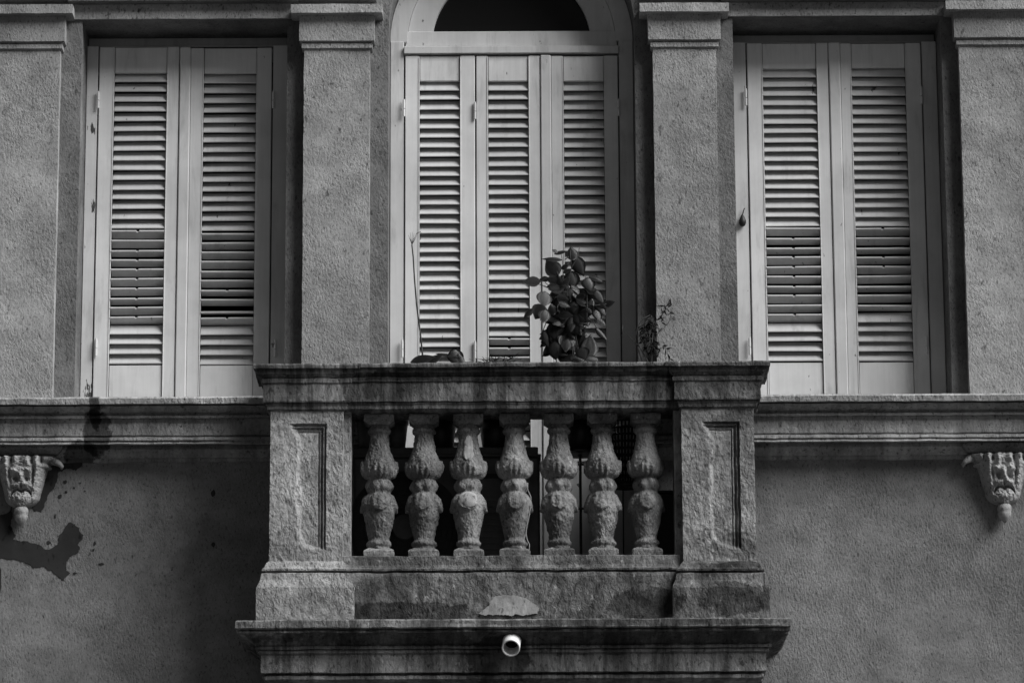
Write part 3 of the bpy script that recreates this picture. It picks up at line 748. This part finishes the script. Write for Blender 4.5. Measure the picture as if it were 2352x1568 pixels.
# ================================================================ THINGS ON THE BALCONY
# air conditioner
DA = 0.30
ax0, ax1 = X(812, 1100, DA), X(1240, 1100, DA); az1 = Z(1048, DA); az0 = z_slab+0.10
A = thing('air_conditioner', 'dark outdoor air conditioner unit with a big round fan behind the left balusters', 'air conditioner', ((ax0+ax1)/2, -0.2, z_slab))
bm = bmesh.new(); box(bm, ax0, ax1, 0.118, DA, az0, az1, bev=0.012)
obj('casing', bm, M['acbody'], A)
fx, fz = P(930, 1210, DA+.01); fr_ = 127*UN
bm = bmesh.new()
v = [bm.verts.new((fx+fr_*math.cos(2*math.pi*k/48), -DA-0.002, fz+fr_*math.sin(2*math.pi*k/48))) for k in range(48)]; bm.faces.new(v)
fo = obj('fan_opening', bm, M['acdark'], A)
bm = bmesh.new()
for r in [fr_*k/12 for k in range(3, 13)]:
    pts = [(fx+r*math.cos(2*math.pi*k/40), -DA-0.012, fz+r*math.sin(2*math.pi*k/40)) for k in range(41)]; tube(bm, pts, 0.0018, 4)
for k in range(24):
    a = 2*math.pi*k/24; tube(bm, [(fx+0.06*math.cos(a), -DA-0.014, fz+0.06*math.sin(a)), (fx+fr_*math.cos(a+.25), -DA-0.010, fz+fr_*math.sin(a+.25))], 0.0018, 4)
fg = obj('fan_grille', bm, M['acdark'], A)
bm = bmesh.new(); c = bmesh.ops.create_cone(bm, cap_ends=True, segments=32, radius1=30*UN, radius2=28*UN, depth=0.01, matrix=Matrix.Translation((fx, -DA-0.018, fz))@Matrix.Rotation(R(90), 4, 'X'))
obj('hub', bm, M['achub'], fg)
for i in range(9):
    z = Z(1150+i*14, DA); obj('vent_slat', nbox(X(1098, 1150, DA), X(1215, 1150, DA), DA, DA+0.006, z, z+0.016, bev=0.002), M['acbody'], A)
obj('badge', nbox(X(1105, 1090, DA), X(1168, 1090, DA), DA, DA+0.004, Z(1098, DA), Z(1087, DA), bev=0.001), M['acdark'], A)
obj('lid', nbox(ax0-0.006, ax1+0.006, 0.115, DA+0.006, az1-0.001, az1+0.012, bev=0.003), M['achub'], A)
for u in (850, 1200): obj('foot', nbox(X(u-18, 1300, DA), X(u+18, 1300, DA), 0.13, 0.28, z_slab-0.002, az0+0.001, bev=0.003), M['acdark'], A)
# tray on top of the unit
tr = tag(obj('tray', nbox(X(812, 1040, .26), X(1236, 1040, .26), 0.13, 0.27, az1+0.014, az1+0.056, bev=0.006), M['tray']), 'long grey plastic tray lying on top of the air conditioner', 'tray')
zt_ = az1+0.057
def pot(u, rt, rb, h, mat, label, d=0.2, z0=None, group='flower pots on the balcony'):
    x = X(u, 1000, d); z0 = zt_ if z0 is None else z0
    t = thing('flower_pot', label, 'flower pot', (x, -d, z0), group)
    bm = bmesh.new(); lathe(bm, x, d, [(rb, z0), (rt*0.97, z0+h*0.84), (rt*0.9, z0+h*0.86), (rt*0.9, z0+h*0.9)], 28); obj('body', bm, mat, t, smooth=True)
    bm = bmesh.new(); lathe(bm, x, d, [(rt, z0+h*0.84), (rt*1.06, z0+h*0.85), (rt*1.06, z0+h), (rt*0.98, z0+h), (rt*0.95, z0+h*0.92)], 28); obj('rim', bm, M['greypot'] if mat is M['blackpot'] else mat, t, smooth=True)
    return x, z0+h*0.93
pot(846, 0.062, 0.045, 0.17, M['greypot'], 'grey flower pot beside the left pier, holding nothing visible')
pot(912, 0.055, 0.04, 0.15, M['greypot'], 'grey flower pot between the first and second balusters')
p1 = pot(1010, 0.085, 0.068, 0.16, M['blackpot'], 'black flower pot between the second and third balusters, with the tall dead stem')
p2 = pot(1140, 0.09, 0.068, 0.16, M['blackpot'], 'black flower pot between the third and fourth balusters, with spiky leaves')
# plant stand with pot
sx = X(1333, 1100, 0.22); zst = Z(1046, .22)
S_ = thing('plant_stand', 'black iron plant stand with one thin pole behind the fifth gap of the balustrade', 'plant stand', (sx, -0.22, z_slab))
bm = bmesh.new(); tube(bm, [(sx, -0.22, z_slab+0.0), (sx, -0.22, zst)], 0.007, 8); obj('pole', bm, M['iron'], S_)
bm = bmesh.new(); lathe(bm, sx, 0.22, [(0.07, zst), (0.10, zst+0.004), (0.10, zst+0.012), (0.02, zst+0.012)], 24); obj('plate', bm, M['iron'], S_)
for v in (1067, 1168):
    bm = bmesh.new(); z = Z(v, .22); tube(bm, [(sx-0.10, -0.22, z), (sx+0.10, -0.22, z)], 0.006, 8); tube(bm, [(sx, -0.22+0.08, z), (sx, -0.22-0.08, z)], 0.006, 8); obj('cross_bar', bm, M['iron'], S_)
bm = bmesh.new(); lathe(bm, sx, 0.22, [(0.09, z_slab+0.001), (0.085, z_slab+0.012), (0.01, z_slab+0.02)], 24); obj('base', bm, M['iron'], S_)
p3 = pot(1333, 0.085, 0.06, 0.19, M['blackpot'], 'black flower pot on the iron stand, holding the leafy plant', d=0.22, z0=zst+0.013)
# perforated basket
bxx = X(1436, 1040, 0.2); bz1 = Z(972, .2); bz0 = Z(1118, .2)
bk = thing('basket', 'black perforated plastic basket hanging behind the sixth and seventh balusters', 'basket', (bxx, -0.2, bz0))
bm = bmesh.new(); nr, nc = 9, 36
def bpt(t, a, k=1.0):
    r = (0.072+0.035*t)*k; return Vector((bxx+r*math.cos(a), -0.2+r*0.8*math.sin(a), bz0+(bz1-bz0)*t))
for i in range(nr+1):
    tube(bm, [bpt(i/nr, 2*math.pi*k/nc) for k in range(nc+1)], 0.005 if i not in (0, nr) else 0.008, 5)
for k in range(nc):
    tube(bm, [bpt(t/6, 2*math.pi*k/nc) for t in range(7)], 0.0042, 5)
obj('mesh_wall', bm, M['blackpot'], bk)
bm = bmesh.new(); lathe(bm, bxx, 0.2, [(0.07, bz0-0.004), (0.072, bz0+0.004)], 28); obj('bottom', bm, M['blackpot'], bk)
hk = bmesh.new(); tube(hk, [(bxx-0.107, -0.2, bz1)]+[(bxx-0.107*math.cos(a), -0.2, bz1+0.05*math.sin(a)) for a in (0.6, 1.2, 1.57, 2.0, 2.6)]+[(bxx+0.107, -0.2, bz1)], 0.005, 6); obj('handle', hk, M['blackpot'], bk)
# black block added for the shaded wall at the right end
cr = thing('shaded_wall_block', 'dark block added for the shaded wall beside the right pier behind the last baluster', 'box', (X(1500, 1200, .2), -0.2, z_slab))
obj('body', nbox(X(1462, 1200, .2), X(1562, 1200, .2), 0.10, 0.27, z_slab+0.001, Z(1140, .2), bev=0.006), M['acdark'], cr)
obj('lid', nbox(X(1460, 1200, .2), X(1564, 1200, .2), 0.095, 0.275, Z(1140, .2)+0.001, Z(1134, .2)+0.001, bev=0.003), M['blackpot'], cr)  # thin top of the added wall block
# cable on the fourth baluster
pts = [P(u, v, DBc+0.03) for u, v in ((1212, 1108), (1211, 1122), (1219, 1140), (1219, 1160), (1215, 1185), (1210, 1205), (1208, 1225), (1211, 1240), (1216, 1250), (1215, 1272))]
bm = bmesh.new(); tube(bm, [(x, -DBc-0.03, z) for x, z in pts], 0.0026, 6)
tag(obj('cable', bm, M['cable'], smooth=True), 'thin pale cable running down the right side of the fourth baluster', 'cable')

# ---------------------------------------------------------------- plants
def leaf_mesh(L, Wd, curl=0.15, fold=0.25, n=8):
    """leaf in local XZ plane, tip +Z, facing -Y"""
    bm = bmesh.new(); rows = []
    for i in range(n+1):
        t = i/n; w_ = Wd/2*math.sin(math.pi*min(1, t**0.78))**1.0 if 0 < t < 1 else 0.0006
        row = []
        for s in (-1, -0.5, 0, 0.5, 1):
            y = -curl*L*math.sin(t*2.2)*0.5+abs(s)*w_*fold
            row.append(bm.verts.new((s*w_, -y*-1, t*L)))
        rows.append(row)
    for a, b in zip(rows, rows[1:]):
        for k in range(4): bm.faces.new((a[k], a[k+1], b[k+1], b[k]))
    bmesh.ops.solidify(bm, geom=bm.faces[:], thickness=0.0008)
    return bm
def put_leaf(parent, base, direction, face, L, Wd, mat, curl=0.15, fold=0.25, name='leaf'):
    d = Vector(direction).normalized(); f = Vector(face); f = (f-d*f.dot(d)).normalized()
    x = d.cross(-f)*-1
    mt = Matrix((x, -f, d)).transposed().to_4x4(); mt.translation = Vector(base)
    bm = leaf_mesh(L, Wd, curl, fold); bmesh.ops.transform(bm, matrix=mt, verts=bm.verts)
    return obj(name, bm, mat, parent, smooth=True)
def zp(zx, zy, d):      # leaf survey close-up -> x, z
    return P(1139.7+zx*0.1876, 551.5+zy*0.1876, d)
LP = thing('leafy_plant', 'bushy dark plant with broad oval leaves rising above the handrail', 'plant', (sx, -0.22, p3[1]))
leaves = [(690,340,220,150,35),(690,240,220,40,88),(790,155,150,45,-80),(720,135,70,40,70),(930,165,160,110,10),(1010,310,240,130,-155),(440,505,190,100,90),(590,480,110,60,100),(720,490,200,100,80),(740,590,180,120,100),(590,720,180,150,175),(530,870,180,150,150),(395,895,150,60,140),(590,930,150,120,170),(690,850,120,100,20),(920,670,170,140,170),(1165,660,130,100,-150),(1040,750,120,80,-120),(810,710,130,80,-110),(830,785,140,75,-115),(940,820,120,110,180),(1050,900,220,120,-20),(1260,690,170,90,-150),(1130,540,160,130,-170),(1210,475,160,55,-115),(1270,515,100,45,-110),(1375,780,140,70,-75),(1290,860,150,80,-150),(1235,925,150,90,-160),(1285,1000,120,60,-130),(930,480,190,150,180),(720,1100,220,160,175),(725,1350,220,120,185),(610,1210,220,60,-165),(935,1030,190,110,180),(1020,1180,210,90,160),(1150,1300,250,160,0),(860,1290,150,100,170),(1060,1385,150,130,200),(1000,1455,160,110,90),(1285,1150,190,60,-140),(870,1430,200,130,150),(1160,1460,170,90,90),(840,330,90,50,-60),(870,380,100,50,-70)]
pale = {16, 20, 21, 15, 6, 10, 36, 22, 23, 5}
for i, (cx_, cy_, L, W_, ang) in enumerate(leaves):
    d = 0.27+random.uniform(-0.06, 0.05); L *= 1.12; W_ *= 1.34
    a = R(ang); ux, uz = -math.sin(a), math.cos(a)
    k = 0.1876*UN
    x, z = zp(cx_, cy_, d); Lm, Wm = L*k, W_*k
    base = Vector((x-ux*Lm/2, -d, z-uz*Lm/2)); tl = random.uniform(-.25, .25)
    put_leaf(LP, base, (ux, tl*0.6, uz), (random.uniform(-.3, .4), -1, random.uniform(0.0, .6)), Lm*1.05, Wm*1.05, M['leafpale'] if i in pale else M['leaf'], random.uniform(.05, .25), random.uniform(.1, .35))
for i in range(240):
    zx, zy = random.uniform(660, 1250), random.triangular(430, 1500, 1150)
    if zy < 700 and zx > 1150: zx -= 200
    if zy > 1000 and zx > 1080: zx -= 160
    if zy < 620: zx = 750+(zx-680)*0.5
    if zy > 850: zx = 660+(zx-660)*0.80
    d = 0.20+random.uniform(-0.07, 0.06); x, z = zp(zx, zy, d)
    a = R(random.uniform(100, 260)); L = random.uniform(.055, .085)
    put_leaf(LP, (x, -d, z+0.02), (-math.sin(a), random.uniform(-.4, .4), math.cos(a)), (random.uniform(-.8, .8), -1, random.uniform(-.2, .5)), L, L*0.62, M['leaf'], 0.15, 0.2)
def stem(parent, pts, r, taper, mat, d=0.24, name='stem', dd=0.0):
    bm = bmesh.new(); q = []
    for i, (a, b) in enumerate(pts):
        x, z = zp(a, b, d); q.append((x, -d-dd*i, z))
    tube(bm, q, r, 6, taper); return obj(name, bm, mat, parent, smooth=True)
for pts in ([(960, 1700), (930, 1300), (850, 900), (820, 560), (815, 300), (800, 180)], [(980, 1700), (1000, 1300), (860, 620), (920, 340), (1000, 200), (1018, 95)], [(930, 360), (905, 200), (905, 120)], [(820, 560), (740, 380)], [(610, 570), (510, 535)], [(860, 640), (700, 600), (600, 520)], [(1000, 1300), (1120, 1000), (1110, 640), (1090, 440)], [(735, 1700), (738, 1440), (740, 1200)], [(590, 1290), (570, 1110), (620, 990), (720, 930)], [(1080, 1000), (1180, 980), (1230, 1080), (1330, 1210)], [(840, 240), (890, 200)], [(830, 310), (890, 285)], [(1000, 900), (1200, 800), (1350, 780)]):
    stem(LP, pts, 0.0028, 0.0016, M['stem'])

DSm = thing('dead_stem', 'tall thin dry flower stalk with a frayed tip in front of the left door leaf', 'plant', (p1[0], -0.2, p1[1]))
def D2(u, v, d): x, z = P(u, v, d); return (x, -d, z)
bm = bmesh.new(); tube(bm, [D2(985, 965, .2), D2(972, 830, .2), D2(966, 770, .2), D2(957, 700, .2), D2(952, 640, .2), D2(949, 590, .2), D2(946, 562, .2)], 0.0048, 6, 0.0034); obj('stalk', bm, M['drystem'], DSm)
bm = bmesh.new()
for (a, b) in ((938, 540), (942, 534), (947, 533), (951, 537), (956, 537), (960, 533), (952, 546), (940, 548)):
    tube(bm, [D2(946, 562, .2), D2((946+a)/2, 550, .205), D2(a, b, .2)], 0.0018, 4, 0.0008)
tube(bm, [D2(956, 537, .2), D2(966, 532, .2), D2(969, 541, .2), D2(965, 551, .2)], 0.0022, 4, 0.0014)
obj('frayed_tip', bm, M['drystem'], DSm)
for (u, v, a, L, W_) in ((942, 832, -78, 60, 26), (1000, 812, -100, 60, 9), (1040, 800, -160, 46, 40), (1052, 812, 175, 40, 26), (1062, 838, 20, 30, 20), (975, 838, -60, 50, 20)):
    x, z = P(u, v, .22); an = R(a)
    put_leaf(DSm, (x, -.22, z), (-math.sin(an), 0, math.cos(an)), (0.2, -1, .3), L*UN, W_*UN, M['leaf'], .1, .2)

SP = thing('spiky_plant', 'low dark plant with thin spiky leaves just above the middle of the handrail', 'plant', (p2[0], -0.2, p2[1]))
for i in range(34):
    a = R(random.uniform(-80, 80)); L = random.uniform(.07, .13)
    x = p2[0]+random.uniform(-.05, .04); z = Z(829, .2)-random.uniform(0, .03)
    bm = bmesh.new(); tip = (x+L*math.sin(a)*1.1, -0.2-random.uniform(-.04, .05), z+L*math.cos(a)*0.42+0.004)
    tube(bm, [(x, -0.2, z-0.05), (x+(tip[0]-x)*.4, -0.2, z+0.012), tip], 0.0042, 5, 0.0010); obj('leaf', bm, M['stem'], SP)

FX = X(1494, 845, .25)
fp_z = Z(905, .25)
pot(1490, 0.06, 0.045, 0.10, M['blackpot'], 'small black flower pot hidden behind the right end of the handrail, with the withered fern', d=0.25, z0=Z(905, .25)-0.05)
FN = thing('withered_fern', 'withered brown fern drooping beside the right pilaster above the handrail', 'plant', (FX, -0.25, Z(890, .25)))
for pts, r in (([(1900, 1700), (1860, 1490), (1750, 1300), (1600, 1150)], 0.0028), ([(1860, 1700), (1700, 1220), (1730, 1060), (1800, 960), (1885, 915)], 0.0028), ([(1900, 1650), (1905, 1300), (1920, 1100), (1900, 920)], 0.004),
               ([(1900, 1250), (1960, 980), (2060, 880), (2130, 790)], 0.0018), ([(1920, 1200), (2050, 1080), (2130, 980), (2210, 900)], 0.0016), ([(1930, 1500), (1960, 1350), (2060, 1300), (2120, 1480)], 0.0018), ([(1540, 1150), (1550, 1040)], 0.003)):
    stem(FN, pts, r, r*0.5, M['drystem'], d=0.25)
bm = bmesh.new()
def small_leaf(bm, c, L, Wd, ang, tilt):
    b2 = leaf_mesh(L, Wd, 0.3, 0.2, 4)
    mt = Matrix.Translation(c)@Matrix.Rotation(ang, 4, 'Y')@Matrix.Rotation(tilt, 4, 'Z')
    bmesh.ops.transform(b2, matrix=mt, verts=b2.verts)
    me = bpy.data.meshes.new('t'); b2.to_mesh(me); b2.free(); bm.from_mesh(me); bpy.data.meshes.remove(me)
for i in range(230):
    t = random.random(); zy = 940+t*400; zx = 1890+random.gauss(0, 22+26*math.sin(math.pi*t))-30*math.sin(math.pi*t)
    x, z = zp(zx, zy, .25); small_leaf(bm, (x, -.25+random.uniform(-.03, .03), z), random.uniform(.02, .042), random.uniform(.006, .014), R(random.uniform(110, 250)), random.uniform(-1, 1))
for (a, b) in ((1960, 980), (2000, 930), (2040, 900), (2080, 860), (2110, 820), (2140, 790), (2120, 880), (2090, 920), (2020, 1000), (2060, 800), (2140, 760), (1980, 1130), (1990, 1380), (2040, 1290), (2080, 1330), (2110, 1480), (2130, 1450), (1960, 1390), (1980, 1350)):
    for k in range(2):
        x, z = zp(a, b, .25); small_leaf(bm, (x, -.25, z), random.uniform(.02, .04), random.uniform(.007, .012), R(random.uniform(0, 360)), random.uniform(-1, 1))
o = obj('foliage', bm, M['dry'], FN, smooth=True)

for o in bpy.data.objects:
    if '_w' in o: del o['_w']
sc = bpy.context.scene
sc.cycles.max_bounces = 6
print('objects', len(bpy.data.objects), 'tris', sum(len(o.data.polygons) for o in bpy.data.objects if o.type == 'MESH')*2)
